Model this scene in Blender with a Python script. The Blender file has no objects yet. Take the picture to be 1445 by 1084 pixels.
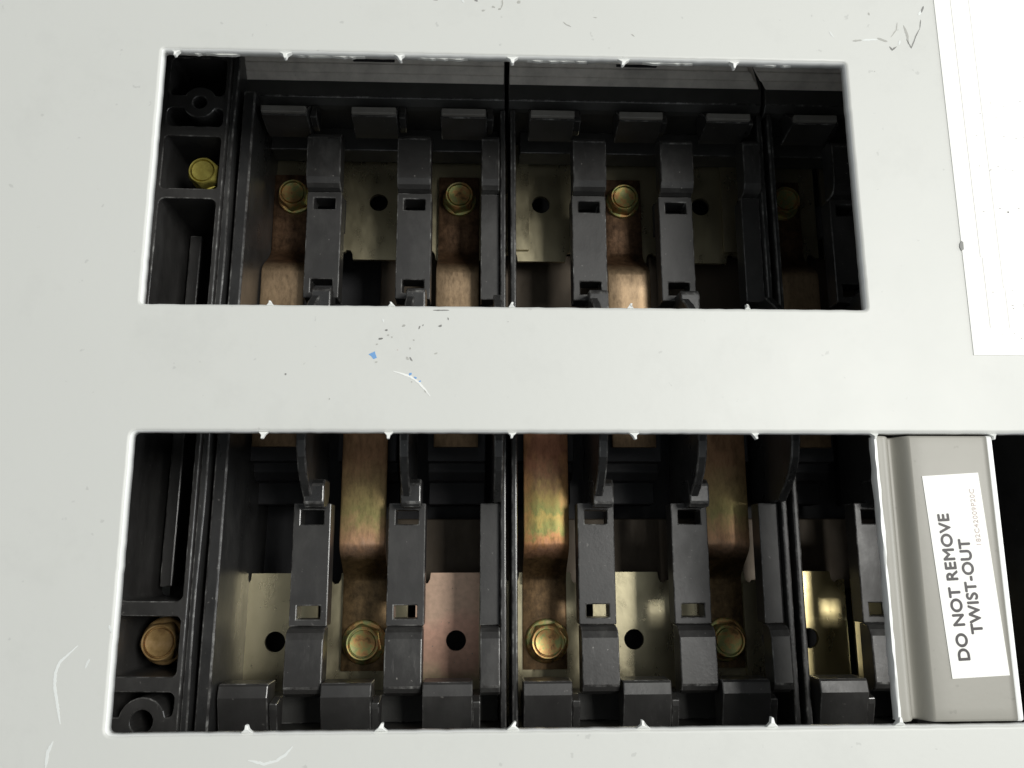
import bpy, bmesh, math, random
from mathutils import Vector, Matrix
random.seed(7)
S = bpy.context.scene
COL = S.collection
MM = 0.001

# ------------------------------------------------------------------ camera
# plate coordinates used everywhere: X right, Y up, D depth behind the cover face (mm)
cam = bpy.data.cameras.new('camera')
cam.sensor_width = 36.0
cam.lens = 30.15
cam.clip_start = 0.005
cam.clip_end = 50
camo = bpy.data.objects.new('camera', cam)
COL.objects.link(camo)
right = Vector((0.99912237, -0.00323428, 0.04176149))
up = Vector((-0.00512026, 0.98010665, 0.1984055))
back = Vector((-0.04157241, -0.1984452, 0.97922992))
def PV(v): return Vector((v[0], -v[2], v[1]))
m3 = Matrix((PV(right), PV(up), PV(back))).transposed()
camo.matrix_world = Matrix.Translation(Vector((-7.427, -175.114, -52.41)) * MM) @ m3.to_4x4()
S.camera = camo

# ------------------------------------------------------------------ world, lamp, exposure
W = bpy.data.worlds.new("World")
S.world = W
W.use_nodes = True
bg = W.node_tree.nodes['Background']
bg.inputs[0].default_value = (0.93, 0.975, 1.0, 1)
bg.inputs[1].default_value = 0.36

def area(name, loc, target, sx, sy, power, col):
    l = bpy.data.lights.new(name, 'AREA')
    l.shape = 'RECTANGLE'; l.size = sx; l.size_y = sy
    l.energy = power; l.color = col
    o = bpy.data.objects.new(name, l)
    COL.objects.link(o)
    o.location = loc
    o.rotation_euler = (Vector(target) - Vector(loc)).to_track_quat('-Z', 'Y').to_euler()
    return o
area('window_light', (0.54, -1.0, 0.11), (0, 0, -0.01), 0.32, 0.42, 10.9, (1.0, 0.985, 0.94))
area('edge_fill_light', (1.25, -0.32, 0.05), (0, 0, 0), 0.5, 0.7, 8.0, (0.97, 0.99, 1.0))  # added lamp without a known source, brightens right-facing cut edges

S.view_settings.view_transform = 'Standard'
S.view_settings.look = 'None'
S.view_settings.exposure = 0
S.view_settings.gamma = 1

# ------------------------------------------------------------------ materials
def nodes(name):
    m = bpy.data.materials.new(name)
    m.use_nodes = True
    nt = m.node_tree
    b = nt.nodes['Principled BSDF']
    return m, nt, b
def N(nt, t, **kw):
    n = nt.nodes.new(t)
    for k, v in kw.items(): setattr(n, k, v)
    return n
def tex(nt, scale, detail=4, rough=0.55, stretch=(1, 1, 1), kind='ShaderNodeTexNoise'):
    tc = N(nt, 'ShaderNodeTexCoord')
    mp = N(nt, 'ShaderNodeMapping')
    mp.inputs['Scale'].default_value = stretch
    nt.links.new(tc.outputs['Object'], mp.inputs[0])
    oi = N(nt, 'ShaderNodeObjectInfo')
    ad = N(nt, 'ShaderNodeVectorMath', operation='ADD')
    nt.links.new(mp.outputs[0], ad.inputs[0])
    nt.links.new(oi.outputs['Random'], ad.inputs[1])
    t = N(nt, kind)
    t.inputs['Scale'].default_value = scale
    if kind == 'ShaderNodeTexNoise':
        t.inputs['Detail'].default_value = detail
        t.inputs['Roughness'].default_value = rough
    nt.links.new(ad.outputs[0], t.inputs['Vector'])
    return t
def ramp(nt, src, stops):
    r = N(nt, 'ShaderNodeValToRGB')
    e = r.color_ramp.elements
    while len(e) > len(stops): e.remove(e[-1])
    while len(e) < len(stops): e.new(1)
    for i, (p, c) in enumerate(stops):
        e[i].position = p
        e[i].color = (c[0], c[1], c[2], 1) if not isinstance(c, (int, float)) else (c, c, c, 1)
    nt.links.new(src, r.inputs[0])
    return r
def bump(nt, b, src, strength, dist):
    bp = N(nt, 'ShaderNodeBump')
    bp.inputs['Strength'].default_value = strength
    bp.inputs['Distance'].default_value = dist
    nt.links.new(src, bp.inputs['Height'])
    nt.links.new(bp.outputs[0], b.inputs['Normal'])
    return bp
def mixc(nt, fac, a, b_):
    mx = N(nt, 'ShaderNodeMix', data_type='RGBA')
    for s, v in ((0, fac), (6, a), (7, b_)):
        if hasattr(v, 'links') or hasattr(v, 'is_linked'): nt.links.new(v, mx.inputs[s])
        elif isinstance(v, (int, float)): mx.inputs[s].default_value = v
        else: mx.inputs[s].default_value = (*v, 1)
    return mx.outputs[2]

def paint(name, c, rough=0.45, var=0.05, dust=True):
    m, nt, b = nodes(name)
    t = tex(nt, 14, 6, 0.6)
    lo = tuple(x * (1 - var) for x in c); hi = tuple(min(1, x * (1 + var)) for x in c)
    r = ramp(nt, t.outputs[0], [(0.3, lo), (0.7, hi)])
    col = r.outputs[0]
    if dust:
        tg = tex(nt, 45, 7, 0.75)
        rg = ramp(nt, tg.outputs[0], [(0.52, 0.0), (0.78, 0.22)])
        col = mixc(nt, rg.outputs[0], col, tuple(x * 0.72 for x in c))
        t2 = tex(nt, 420, 2, 0.5)
        r2 = ramp(nt, t2.outputs[0], [(0.725, 0.0), (0.76, 1.0)])
        f = N(nt, 'ShaderNodeMath', operation='MULTIPLY'); f.inputs[1].default_value = 0.35
        nt.links.new(r2.outputs[0], f.inputs[0])
        col = mixc(nt, f.outputs[0], col, tuple(x * 0.6 for x in c))
    nt.links.new(col, b.inputs['Base Color'])
    rr = ramp(nt, tex(nt, 60, 4).outputs[0], [(0.3, rough - 0.02), (0.7, rough + 0.03)])
    nt.links.new(rr.outputs[0], b.inputs['Roughness'])
    t3 = tex(nt, 650, 3, 0.5)
    bump(nt, b, t3.outputs[0], 0.16, 0.0001)
    return m
M = {}
M['cover'] = paint('grey_enamel', (0.598, 0.606, 0.575), 0.46, 0.012)
M['twist'] = paint('twist_out_enamel', (0.292, 0.283, 0.247), 0.45, 0.04)
M['edge'] = paint('sheared_edge', (0.80, 0.81, 0.79), 0.35, 0.03, False)
M['bare'] = paint('chipped_paint', (0.80, 0.81, 0.78), 0.5, 0.03, False)
M['scratch'] = paint('pale_scratch', (0.70, 0.725, 0.705), 0.6, 0.05, False)
M['scuff'] = paint('grey_scuff', (0.20, 0.20, 0.19), 0.6, 0.25, False)
M['scufflight'] = paint('faint_scuff', (0.40, 0.40, 0.37), 0.6, 0.1, False)
M['blue'] = paint('blue_mark', (0.16, 0.33, 0.60), 0.5, 0.15, False)
M['paper'] = paint('white_paper', (0.87, 0.87, 0.83), 0.6, 0.01, False)
M['ink'] = paint('black_ink', (0.035, 0.03, 0.032), 0.5, 0.2, False)
M['faint'] = paint('faded_print', (0.50, 0.48, 0.47), 0.6, 0.15, False)
M['faintred'] = paint('faded_red_print', (0.50, 0.43, 0.40), 0.6, 0.15, False)

def plastic(name, c, rough=0.36, dust=0.5, scuffs=False):
    m, nt, b = nodes(name)
    t = tex(nt, 120, 5, 0.6)
    r = ramp(nt, t.outputs[0], [(0.3, tuple(x * 0.8 for x in c)), (0.72, tuple(x * 1.25 for x in c))])
    col = r.outputs[0]
    # settled grey dust in patches plus bright specks
    t2 = tex(nt, 70, 6, 0.7, (1, 1, 0.5))
    r2 = ramp(nt, t2.outputs[0], [(0.5, 0.0), (0.75, 1.0)])
    f = N(nt, 'ShaderNodeMath', operation='MULTIPLY'); f.inputs[1].default_value = 0.3 * dust
    nt.links.new(r2.outputs[0], f.inputs[0])
    col = mixc(nt, f.outputs[0], col, (0.16, 0.16, 0.15))
    t3 = tex(nt, 900, 2, 0.5)
    r3 = ramp(nt, t3.outputs[0], [(0.72, 0.0), (0.77, 1.0)])
    f3 = N(nt, 'ShaderNodeMath', operation='MULTIPLY'); f3.inputs[1].default_value = 0.6 * dust
    nt.links.new(r3.outputs[0], f3.inputs[0])
    col = mixc(nt, f3.outputs[0], col, (0.30, 0.29, 0.27))
    # fine rub marks along the moulding
    t5 = tex(nt, 700, 4, 0.7, (1, 1, 0.12))
    r5 = ramp(nt, t5.outputs[0], [(0.60 if scuffs else 0.68, 0.0), (0.80, 0.45 if scuffs else 0.3)])
    t6 = tex(nt, 110, 3, 0.6)
    r6 = ramp(nt, t6.outputs[0], [(0.5, 0.0), (0.62, 1.0)])
    f5 = N(nt, 'ShaderNodeMath', operation='MULTIPLY')
    nt.links.new(r5.outputs[0], f5.inputs[0]); nt.links.new(r6.outputs[0], f5.inputs[1])
    col = mixc(nt, f5.outputs[0], col, (0.26, 0.255, 0.245))
    nt.links.new(col, b.inputs['Base Color'])
    rr = ramp(nt, t2.outputs[0], [(0.3, rough - 0.05), (0.7, rough + 0.2)])
    nt.links.new(rr.outputs[0], b.inputs['Roughness'])
    t4 = tex(nt, 1300, 4, 0.6)
    bump(nt, b, t4.outputs[0], 0.2, 0.0001)
    return m
M['plastic'] = plastic('black_phenolic', (0.034, 0.033, 0.032))
M['gloss'] = plastic('glossy_black_phenolic', (0.030, 0.030, 0.030), 0.26, 0.6)
M['scuffed'] = plastic('scuffed_black_phenolic', (0.032, 0.031, 0.030), 0.30, 1.3, True)
def worn_highlight():  # edge highlights painted in as patchy pale colour, over worn edges
    m, nt, b = nodes('highlit_worn_edge')
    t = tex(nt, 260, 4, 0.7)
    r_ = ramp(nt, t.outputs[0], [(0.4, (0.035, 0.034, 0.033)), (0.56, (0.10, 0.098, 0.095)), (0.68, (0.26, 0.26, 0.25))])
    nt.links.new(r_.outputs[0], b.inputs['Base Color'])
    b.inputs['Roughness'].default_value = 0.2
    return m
M['worn_highlight'] = worn_highlight()
M['band'] = plastic('pale_grey_phenolic', (0.70, 0.66, 0.60), 0.45, 1.0)  # much paler than the black mouldings beside it
M['lip'] = plastic('lit_lip_and_dirt', (0.24, 0.23, 0.21), 0.4, 1.0)  # light on the upper hook tips put into the colour; also colours crumbs
M['shelf'] = plastic('dull_black_phenolic', (0.045, 0.045, 0.042), 0.5, 0.15)
M['zinc'] = paint('grey_box_paint', (0.40, 0.41, 0.40), 0.5, 0.03, False)
M['box'] = plastic('near_black_recess', (0.018, 0.018, 0.020), 0.6, 0.1)

def metal(name, stops, rough=0.32, scale=90, metallic=0.85, stretch=(1, 1, 0.5), spots=0.0):
    m, nt, b = nodes(name)
    t = tex(nt, scale, 6, 0.7, stretch)
    r = ramp(nt, t.outputs[0], stops)
    col = r.outputs[0]
    t3 = tex(nt, 500, 3, 0.6)
    r3 = ramp(nt, t3.outputs[0], [(0.66, 0.0), (0.78, 1.0)])
    f = N(nt, 'ShaderNodeMath', operation='MULTIPLY'); f.inputs[1].default_value = 0.3 + spots
    nt.links.new(r3.outputs[0], f.inputs[0])
    col = mixc(nt, f.outputs[0], col, (0.12, 0.09, 0.05))
    nt.links.new(col, b.inputs['Base Color'])
    b.inputs['Metallic'].default_value = metallic
    rr = ramp(nt, tex(nt, 220, 5, 0.6, stretch).outputs[0], [(0.3, rough - 0.07), (0.7, rough + 0.12)])
    nt.links.new(rr.outputs[0], b.inputs['Roughness'])
    t4 = tex(nt, 300, 5, 0.6)
    bump(nt, b, t4.outputs[0], 0.18, 0.00015)
    return m
M['strap'] = metal('copper_strap', [(0.30, (0.36, 0.22, 0.14)), (0.5, (0.46, 0.30, 0.20)), (0.7, (0.54, 0.37, 0.26))], 0.36, 90, 0.7)
M['strap_gold'] = metal('iridescent_strap', [(0.34, (0.55, 0.21, 0.12)), (0.43, (0.52, 0.30, 0.13)), (0.50, (0.44, 0.36, 0.12)), (0.57, (0.22, 0.36, 0.12)), (0.66, (0.52, 0.25, 0.14))], 0.36, 75, 0.7)
M['strap_amber'] = metal('amber_strap', [(0.34, (0.54, 0.26, 0.16)), (0.45, (0.52, 0.31, 0.15)), (0.54, (0.42, 0.34, 0.13)), (0.64, (0.52, 0.28, 0.18))], 0.36, 70, 0.7)
M['plate'] = metal('tarnished_brass_plate', [(0.3, (0.39, 0.35, 0.225)), (0.7, (0.49, 0.44, 0.295))], 0.30, 40, spots=-0.25)
M['plate_glint'] = metal('glint_brass_plate', [(0.3, (0.60, 0.50, 0.24)), (0.7, (0.74, 0.62, 0.33))], 0.30, 40, spots=-0.25)  # brighter yellow copy of the plate brass: window glint put into the colour
M['plate_pink'] = metal('pink_tinged_plate', [(0.25, (0.60, 0.50, 0.34)), (0.42, (0.80, 0.52, 0.42)), (0.7, (0.86, 0.58, 0.48))], 0.34, 30, 0.75)
def strap_metal(name, stops, low, edge=(0.50, 0.24, 0.13), edge_f=0.5):
    """passivation colours run in bands along the strap (object Z is its length), the bent-down end is dark oxide with shade painted in"""
    m, nt, b = nodes(name)
    tc = N(nt, 'ShaderNodeTexCoord'); sp = N(nt, 'ShaderNodeSeparateXYZ'); nt.links.new(tc.outputs['Object'], sp.inputs[0])
    ab = N(nt, 'ShaderNodeMath', operation='ABSOLUTE'); nt.links.new(sp.outputs['Z'], ab.inputs[0])
    t = tex(nt, 330, 8, 0.72, (1, 1, 0.7))
    nz = N(nt, 'ShaderNodeMath', operation='MULTIPLY_ADD'); nz.inputs[1].default_value = 0.016; nz.inputs[2].default_value = -0.008
    nt.links.new(t.outputs[0], nz.inputs[0])
    su = N(nt, 'ShaderNodeMath', operation='ADD'); nt.links.new(ab.outputs[0], su.inputs[0]); nt.links.new(nz.outputs[0], su.inputs[1])
    mr = N(nt, 'ShaderNodeMapRange'); mr.inputs[1].default_value = 0.015; mr.inputs[2].default_value = 0.042
    nt.links.new(su.outputs[0], mr.inputs[0])
    r_ = ramp(nt, mr.outputs[0], stops)
    col = r_.outputs[0]
    if edge_f:
        ax = N(nt, 'ShaderNodeMath', operation='ABSOLUTE'); nt.links.new(sp.outputs['X'], ax.inputs[0])
        ax2 = N(nt, 'ShaderNodeMath', operation='ADD'); nt.links.new(ax.outputs[0], ax2.inputs[0]); nt.links.new(nz.outputs[0], ax2.inputs[1])
        me_ = N(nt, 'ShaderNodeMapRange'); me_.inputs[1].default_value = 0.003; me_.inputs[2].default_value = 0.0065; me_.inputs[4].default_value = edge_f
        nt.links.new(ax2.outputs[0], me_.inputs[0])
        col = mixc(nt, me_.outputs[0], col, edge)
    ml = N(nt, 'ShaderNodeMapRange'); ml.inputs[1].default_value = 0.0405; ml.inputs[2].default_value = 0.0435
    nz2 = N(nt, 'ShaderNodeMath', operation='MULTIPLY'); nz2.inputs[1].default_value = 0.25; nt.links.new(nz.outputs[0], nz2.inputs[0])
    s2 = N(nt, 'ShaderNodeMath', operation='ADD'); nt.links.new(ab.outputs[0], s2.inputs[0]); nt.links.new(nz2.outputs[0], s2.inputs[1])
    nt.links.new(s2.outputs[0], ml.inputs[0])
    t2 = tex(nt, 420, 7, 0.7)
    lowc = ramp(nt, t2.outputs[0], [(0.35, tuple(x * 0.6 for x in low)), (0.65, tuple(x * 1.5 for x in low))])
    col = mixc(nt, ml.outputs[0], col, lowc.outputs[0])
    t3 = tex(nt, 1000, 6, 0.75, (1, 1, 0.35))
    r3 = ramp(nt, t3.outputs[0], [(0.36, 0.74), (0.5, 0.98), (0.66, 1.18)])
    mu = N(nt, 'ShaderNodeMix', data_type='RGBA', blend_type='MULTIPLY'); mu.inputs[0].default_value = 1
    nt.links.new(col, mu.inputs[6]); nt.links.new(r3.outputs[0], mu.inputs[7])
    nt.links.new(mu.outputs[2], b.inputs['Base Color'])
    b.inputs['Metallic'].default_value = 0.7
    rr = ramp(nt, t3.outputs[0], [(0.3, 0.32), (0.7, 0.5)])
    nt.links.new(rr.outputs[0], b.inputs['Roughness'])
    bump(nt, b, tex(nt, 350, 5, 0.6).outputs[0], 0.2, 0.00015)
    return m
M['strap'] = strap_metal('copper_strap', [(0.0, (0.24, 0.16, 0.09)), (0.4, (0.31, 0.215, 0.125)), (0.8, (0.38, 0.27, 0.165)), (1.0, (0.36, 0.255, 0.155))], (0.13, 0.075, 0.042), edge_f=0)  # inner end darker: the cover's shadow put into the colour
M['strap_gold'] = strap_metal('iridescent_strap', [(0.0, (0.36, 0.16, 0.09)), (0.2, (0.26, 0.15, 0.08)), (0.42, (0.34, 0.26, 0.09)), (0.55, (0.26, 0.27, 0.09)), (0.62, (0.46, 0.34, 0.11)), (0.74, (0.29, 0.30, 0.10)), (0.84, (0.60, 0.30, 0.13)), (1.0, (0.55, 0.30, 0.19))], (0.13, 0.08, 0.038), (0.52, 0.26, 0.11), 0.7)
M['strap_amber'] = strap_metal('amber_strap', [(0.0, (0.30, 0.17, 0.09)), (0.25, (0.27, 0.19, 0.09)), (0.45, (0.36, 0.28, 0.12)), (0.58, (0.34, 0.30, 0.12)), (0.7, (0.48, 0.33, 0.16)), (0.85, (0.60, 0.35, 0.20)), (1.0, (0.55, 0.36, 0.25))], (0.13, 0.085, 0.04), (0.46, 0.28, 0.14), 0.35)
def plate_pink():
    m, nt, b = nodes('pink_tinged_plate')
    tc = N(nt, 'ShaderNodeTexCoord'); sp = N(nt, 'ShaderNodeSeparateXYZ'); nt.links.new(tc.outputs['Object'], sp.inputs[0])
    t = tex(nt, 110, 5, 0.6)
    nz = N(nt, 'ShaderNodeMath', operation='MULTIPLY_ADD'); nz.inputs[1].default_value = 0.018; nz.inputs[2].default_value = -0.009
    nt.links.new(t.outputs[0], nz.inputs[0])
    su = N(nt, 'ShaderNodeMath', operation='ADD'); nt.links.new(sp.outputs['Z'], su.inputs[0]); nt.links.new(nz.outputs[0], su.inputs[1])
    mr = N(nt, 'ShaderNodeMapRange'); mr.inputs[1].default_value = -0.085; mr.inputs[2].default_value = -0.053
    nt.links.new(su.outputs[0], mr.inputs[0])
    r_ = ramp(nt, mr.outputs[0], [(0.0, (0.30, 0.28, 0.17)), (0.25, (0.38, 0.32, 0.20)), (0.42, (0.55, 0.34, 0.25)), (0.7, (0.66, 0.40, 0.30)), (0.9, (0.60, 0.42, 0.31))])
    r3 = ramp(nt, tex(nt, 600, 4, 0.6).outputs[0], [(0.3, 0.85), (0.7, 1.08)])
    mu = N(nt, 'ShaderNodeMix', data_type='RGBA', blend_type='MULTIPLY'); mu.inputs[0].default_value = 1
    nt.links.new(r_.outputs[0], mu.inputs[6]); nt.links.new(r3.outputs[0], mu.inputs[7])
    nt.links.new(mu.outputs[2], b.inputs['Base Color'])
    b.inputs['Metallic'].default_value = 0.6; b.inputs['Roughness'].default_value = 0.4
    return m
M['plate_pink'] = plate_pink()
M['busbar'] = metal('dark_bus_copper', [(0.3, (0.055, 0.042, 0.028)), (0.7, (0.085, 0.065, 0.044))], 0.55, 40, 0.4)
M['bolt'] = metal('yellow_zinc', [(0.36, (0.22, 0.15, 0.06)), (0.44, (0.55, 0.30, 0.12)), (0.50, (0.48, 0.38, 0.14)), (0.56, (0.30, 0.36, 0.14)), (0.64, (0.44, 0.36, 0.18))], 0.36, 260, 0.7, (1, 1, 1))
M['bolt_lemon'] = metal('lemon_zinc', [(0.35, (0.34, 0.28, 0.06)), (0.65, (0.62, 0.55, 0.14))], 0.38, 300, 0.7, (1, 1, 1))
M['bolt_copper'] = metal('copper_zinc', [(0.35, (0.28, 0.17, 0.07)), (0.5, (0.44, 0.29, 0.12)), (0.65, (0.54, 0.36, 0.18))], 0.38, 280, 0.7, (1, 1, 1))

# ------------------------------------------------------------------ helpers
def w(p): return Vector((p[0] * MM, p[2] * MM, p[1] * MM))     # (X, Y, D) -> world
def mesh_from(bm, name, mat, bevel=0, seg=2, smooth=False, recalc=True):
    bmesh.ops.remove_doubles(bm, verts=bm.verts, dist=1e-6)
    if recalc: bmesh.ops.recalc_face_normals(bm, faces=bm.faces)
    me = bpy.data.meshes.new(name)
    bm.to_mesh(me); bm.free()
    me.materials.append(mat)
    if smooth:
        for p in me.polygons: p.use_smooth = True
    return me
def obj(name, bm, mat, parent=None, loc=None, bevel=0, seg=2, smooth=False, recalc=True, label=None):
    me = bm if isinstance(bm, bpy.types.Mesh) else mesh_from(bm, name, mat, smooth=smooth, recalc=recalc)
    o = bpy.data.objects.new(name, me)
    COL.objects.link(o)
    if parent: o.parent = parent
    if loc is not None: o.location = w(loc)
    if bevel:
        md = o.modifiers.new('bevel', 'BEVEL')
        md.width = bevel * MM; md.segments = seg; md.limit_method = 'ANGLE'; md.angle_limit = math.radians(35)
        md.harden_normals = False
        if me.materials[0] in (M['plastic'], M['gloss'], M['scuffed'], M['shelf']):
            me.materials.append(M['worn_highlight']); md.material = 1
    if label: o['label'] = label
    return o
def thing(name, label, cat, loc=(0, 0, 0), group=None):
    o = bpy.data.objects.new(name, None)
    o.empty_display_size = 0.01
    COL.objects.link(o)
    o.location = w(loc)
    o['label'] = label; o['category'] = cat
    if group: o['group'] = group
    return o
def box(bm, x0, x1, y0, y1, d0, d1):
    vs = [bm.verts.new(w(p)) for p in ((x0, y0, d0), (x1, y0, d0), (x1, y1, d0), (x0, y1, d0), (x0, y0, d1), (x1, y0, d1), (x1, y1, d1), (x0, y1, d1))]
    for f in ((0, 1, 2, 3), (4, 5, 6, 7), (0, 1, 5, 4), (1, 2, 6, 5), (2, 3, 7, 6), (3, 0, 4, 7)):
        bm.faces.new([vs[i] for i in f])
def boxbm(*a):
    bm = bmesh.new(); box(bm, *a); return bm
def cells(bm, xs, ys, d0, d1, empty):
    """solid slab cut in cells; 'empty' = set of (i, j) left open; only outer faces are made"""
    nx, ny = len(xs) - 1, len(ys) - 1
    full = lambda i, j: 0 <= i < nx and 0 <= j < ny and (i, j) not in empty
    V = {}
    def v(i, j, k):
        if (i, j, k) not in V: V[(i, j, k)] = bm.verts.new(w((xs[i], ys[j], (d0, d1)[k])))
        return V[(i, j, k)]
    for i in range(nx):
        for j in range(ny):
            if not full(i, j): continue
            for k in (0, 1): bm.faces.new([v(i, j, k), v(i + 1, j, k), v(i + 1, j + 1, k), v(i, j + 1, k)])
            if not full(i - 1, j): bm.faces.new([v(i, j, 0), v(i, j + 1, 0), v(i, j + 1, 1), v(i, j, 1)])
            if not full(i + 1, j): bm.faces.new([v(i + 1, j, 0), v(i + 1, j + 1, 0), v(i + 1, j + 1, 1), v(i + 1, j, 1)])
            if not full(i, j - 1): bm.faces.new([v(i, j, 0), v(i + 1, j, 0), v(i + 1, j, 1), v(i, j, 1)])
            if not full(i, j + 1): bm.faces.new([v(i, j + 1, 0), v(i + 1, j + 1, 0), v(i + 1, j + 1, 1), v(i, j + 1, 1)])
def extrude_x(bm, prof, x0, x1):
    """prof: closed list of (y, d); extruded along X"""
    a = [bm.verts.new(w((x0, p[0], p[1]))) for p in prof]
    b = [bm.verts.new(w((x1, p[0], p[1]))) for p in prof]
    n = len(prof)
    bm.faces.new(a); bm.faces.new(b[::-1])
    for i in range(n): bm.faces.new([a[i], a[(i + 1) % n], b[(i + 1) % n], b[i]])
def extrude_d(bm, pts, d0, d1):
    a = [bm.verts.new(w((p[0], p[1], d0))) for p in pts]
    b = [bm.verts.new(w((p[0], p[1], d1))) for p in pts]
    n = len(pts)
    bm.faces.new(a); bm.faces.new(b[::-1])
    for i in range(n): bm.faces.new([a[i], a[(i + 1) % n], b[(i + 1) % n], b[i]])
def lathe_d(bm, cx, cy, prof, n=28, hexr=None):
    """prof: list of (radius, depth), front to back"""
    rings = []
    for r, d in prof:
        if r <= 0: rings.append([bm.verts.new(w((cx, cy, d)))]); continue
        rings.append([bm.verts.new(w((cx + r * math.cos(2 * math.pi * i / n), cy + r * math.sin(2 * math.pi * i / n), d))) for i in range(n)])
    for a, b in zip(rings, rings[1:]):
        for i in range(n):
            j = (i + 1) % n
            if len(a) == 1 and len(b) == 1: continue
            if len(a) == 1: bm.faces.new([a[0], b[i], b[j]])
            elif len(b) == 1: bm.faces.new([a[i], a[j], b[0]])
            else: bm.faces.new([a[i], a[j], b[j], b[i]])

YC = -9.4            # mirror line of the interior
def yy(m, v): return YC + m * v

# ------------------------------------------------------------------ setting: steel box behind everything
bm = bmesh.new()
X0, X1, Y0, Y1 = -135, 160, -122, 108
box(bm, X0, X1, Y0, Y1, 104, 106)
e = obj('enclosure_back_wall', bm, M['zinc']); e['kind'] = 'structure'
bm = bmesh.new()
cells(bm, [X0, X0 + 1.5, X1 - 1.5, X1], [Y0, Y0 + 1.5, Y1 - 1.5, Y1], 2.8, 103.9, {(1, 1)})
e = obj('enclosure_side_wall', bm, M['zinc']); e['kind'] = 'structure'

# ------------------------------------------------------------------ the cover
cover = thing('panel_cover', 'large light grey painted steel cover with two long cut-outs showing the inside', 'cover')
TH = 2.4
def corner_rect(x0, x1, y0, y1, r, n=3, jit=0.0, step=2.5):
    pts = []
    def edge(a, b, nx_, ny_):
        L = math.hypot(b[0] - a[0], b[1] - a[1]); k = max(1, int(L / step))
        for i in range(1, k):
            t = i / k; q = random.gauss(0, jit)
            pts.append((a[0] + (b[0] - a[0]) * t + nx_ * q, a[1] + (b[1] - a[1]) * t + ny_ * q))
    cs = [(x0 + r, y0 + r, 180), (x1 - r, y0 + r, 270), (x1 - r, y1 - r, 0), (x0 + r, y1 - r, 90)]
    for q, (cx, cy, a0) in enumerate(cs):
        arc = [(cx + r * math.cos(math.radians(a0 + 90 * i / n)), cy + r * math.sin(math.radians(a0 + 90 * i / n))) for i in range(n + 1)]
        if pts: edge(pts[-1], arc[0], (1 if q % 2 == 0 else 0), (0 if q % 2 == 0 else 1))
        pts.extend(arc)
    edge(pts[-1], pts[0], 1, 0)
    return pts
def offset(pts, o):
    cx0 = min(p[0] for p in pts); cx1 = max(p[0] for p in pts); cy0 = min(p[1] for p in pts); cy1 = max(p[1] for p in pts)
    n = len(pts); out = []
    for i in range(n):
        a, b = Vector(pts[i - 1]), Vector(pts[(i + 1) % n])
        t = (b - a).normalized()
        out.append((pts[i][0] + t.y * o, pts[i][1] - t.x * o))
    return out
bm = bmesh.new()
outer = corner_rect(X0 - 6, X1 + 6, Y0 - 6, Y1 + 6, 2, 3, 0, 60)
holes = [corner_rect(-77.4, 76.75, 0, 58.7, 0.5, 3, 0.03, 1.5), corner_rect(-77.1, 127.0, -85.0, -27.1, 1.0, 3, 0.03, 1.5)]
def rings(pts, sign):
    pr = [(0.85, 0.0), (0.55, 0.07), (0.30, 0.26), (0.10, 0.62), (0.0, 1.0), (0.0, TH)]
    res = []
    for o, d in pr:
        q = offset(pts, o * sign)
        res.append([bm.verts.new(w((p[0], p[1], d))) for p in q])
    for a, b in zip(res, res[1:]):
        n = len(a)
        for i in range(n): bm.faces.new([a[i], a[(i + 1) % n], b[(i + 1) % n], b[i]])
    return res[0], res[-1]
fronts, backs = [], []
for h in holes:
    a, b = rings(h, 1); fronts.append(a); backs.append(b)
a, b = rings(outer, -1); fronts.append(a); backs.append(b)
for loops in (fronts, backs):
    es = []
    for lp in loops:
        for i in range(len(lp)):
            es.append(bm.edges.get((lp[i], lp[(i + 1) % len(lp)])))
    bmesh.ops.triangle_fill(bm, use_beauty=True, edges=es, use_dissolve=False)
cp = obj('cover_plate', bm, M['cover'], cover)
cp.data.materials.append(M['edge'])
for p in cp.data.polygons:
    p.use_smooth = abs(p.normal.y) < 0.98
    if abs(p.normal.y) < 0.75 and abs(p.center.x) < 0.128 and -0.09 < p.center.z < 0.062: p.material_index = 1   # cut edges

# torn ends of the removed knock-outs along the edges
def nub(k, x, y, sy, size, mat='bare'):
    """a twisted scrap of steel rooted in the edge at (x, y), pointing sy (+1 up, -1 down)"""
    bm = bmesh.new()
    wd = size * random.uniform(0.85, 1.15); h = size * random.uniform(0.95, 1.25); sk = random.uniform(-0.35, 0.35) * size
    f = -random.uniform(0.1, 0.45)
    base = [(x - wd, y - sy * 0.3), (x - wd * 0.35, y + sy * h * 0.35), (x + sk - 0.2, y + sy * h), (x + sk + 0.25, y + sy * h * 0.92), (x + wd * 0.35, y + sy * h * 0.3), (x + wd, y - sy * 0.3)]
    fr = [bm.verts.new(w((p[0], p[1], (0.1, f, f * 0.3, f * 0.3, f, 0.1)[i]))) for i, p in enumerate(base)]
    bk = [bm.verts.new(w((p[0], p[1], 1.2))) for p in base]
    bm.faces.new(fr); bm.faces.new(bk[::-1])
    for i in range(6): bm.faces.new([fr[i], fr[(i + 1) % 6], bk[(i + 1) % 6], bk[i]])
    obj('knockout_nub', bm, M[mat], cover, bevel=0.12, seg=2)
for k in range(-2, 3):
    nub(k, 25.4 * k + 0.3, 58.3, -1, 1.25)
    nub(k, 25.4 * k, 0.0, 1, 0.75)
nub(0, -74.6, 58.2, -1, 0.9)
for k in range(-2, 5): nub(k, 25.4 * k, -27.4, -1, 0.95)
for k in range(-2, 4): nub(k, 25.4 * k, -84.7, 1, 1.25)
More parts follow.
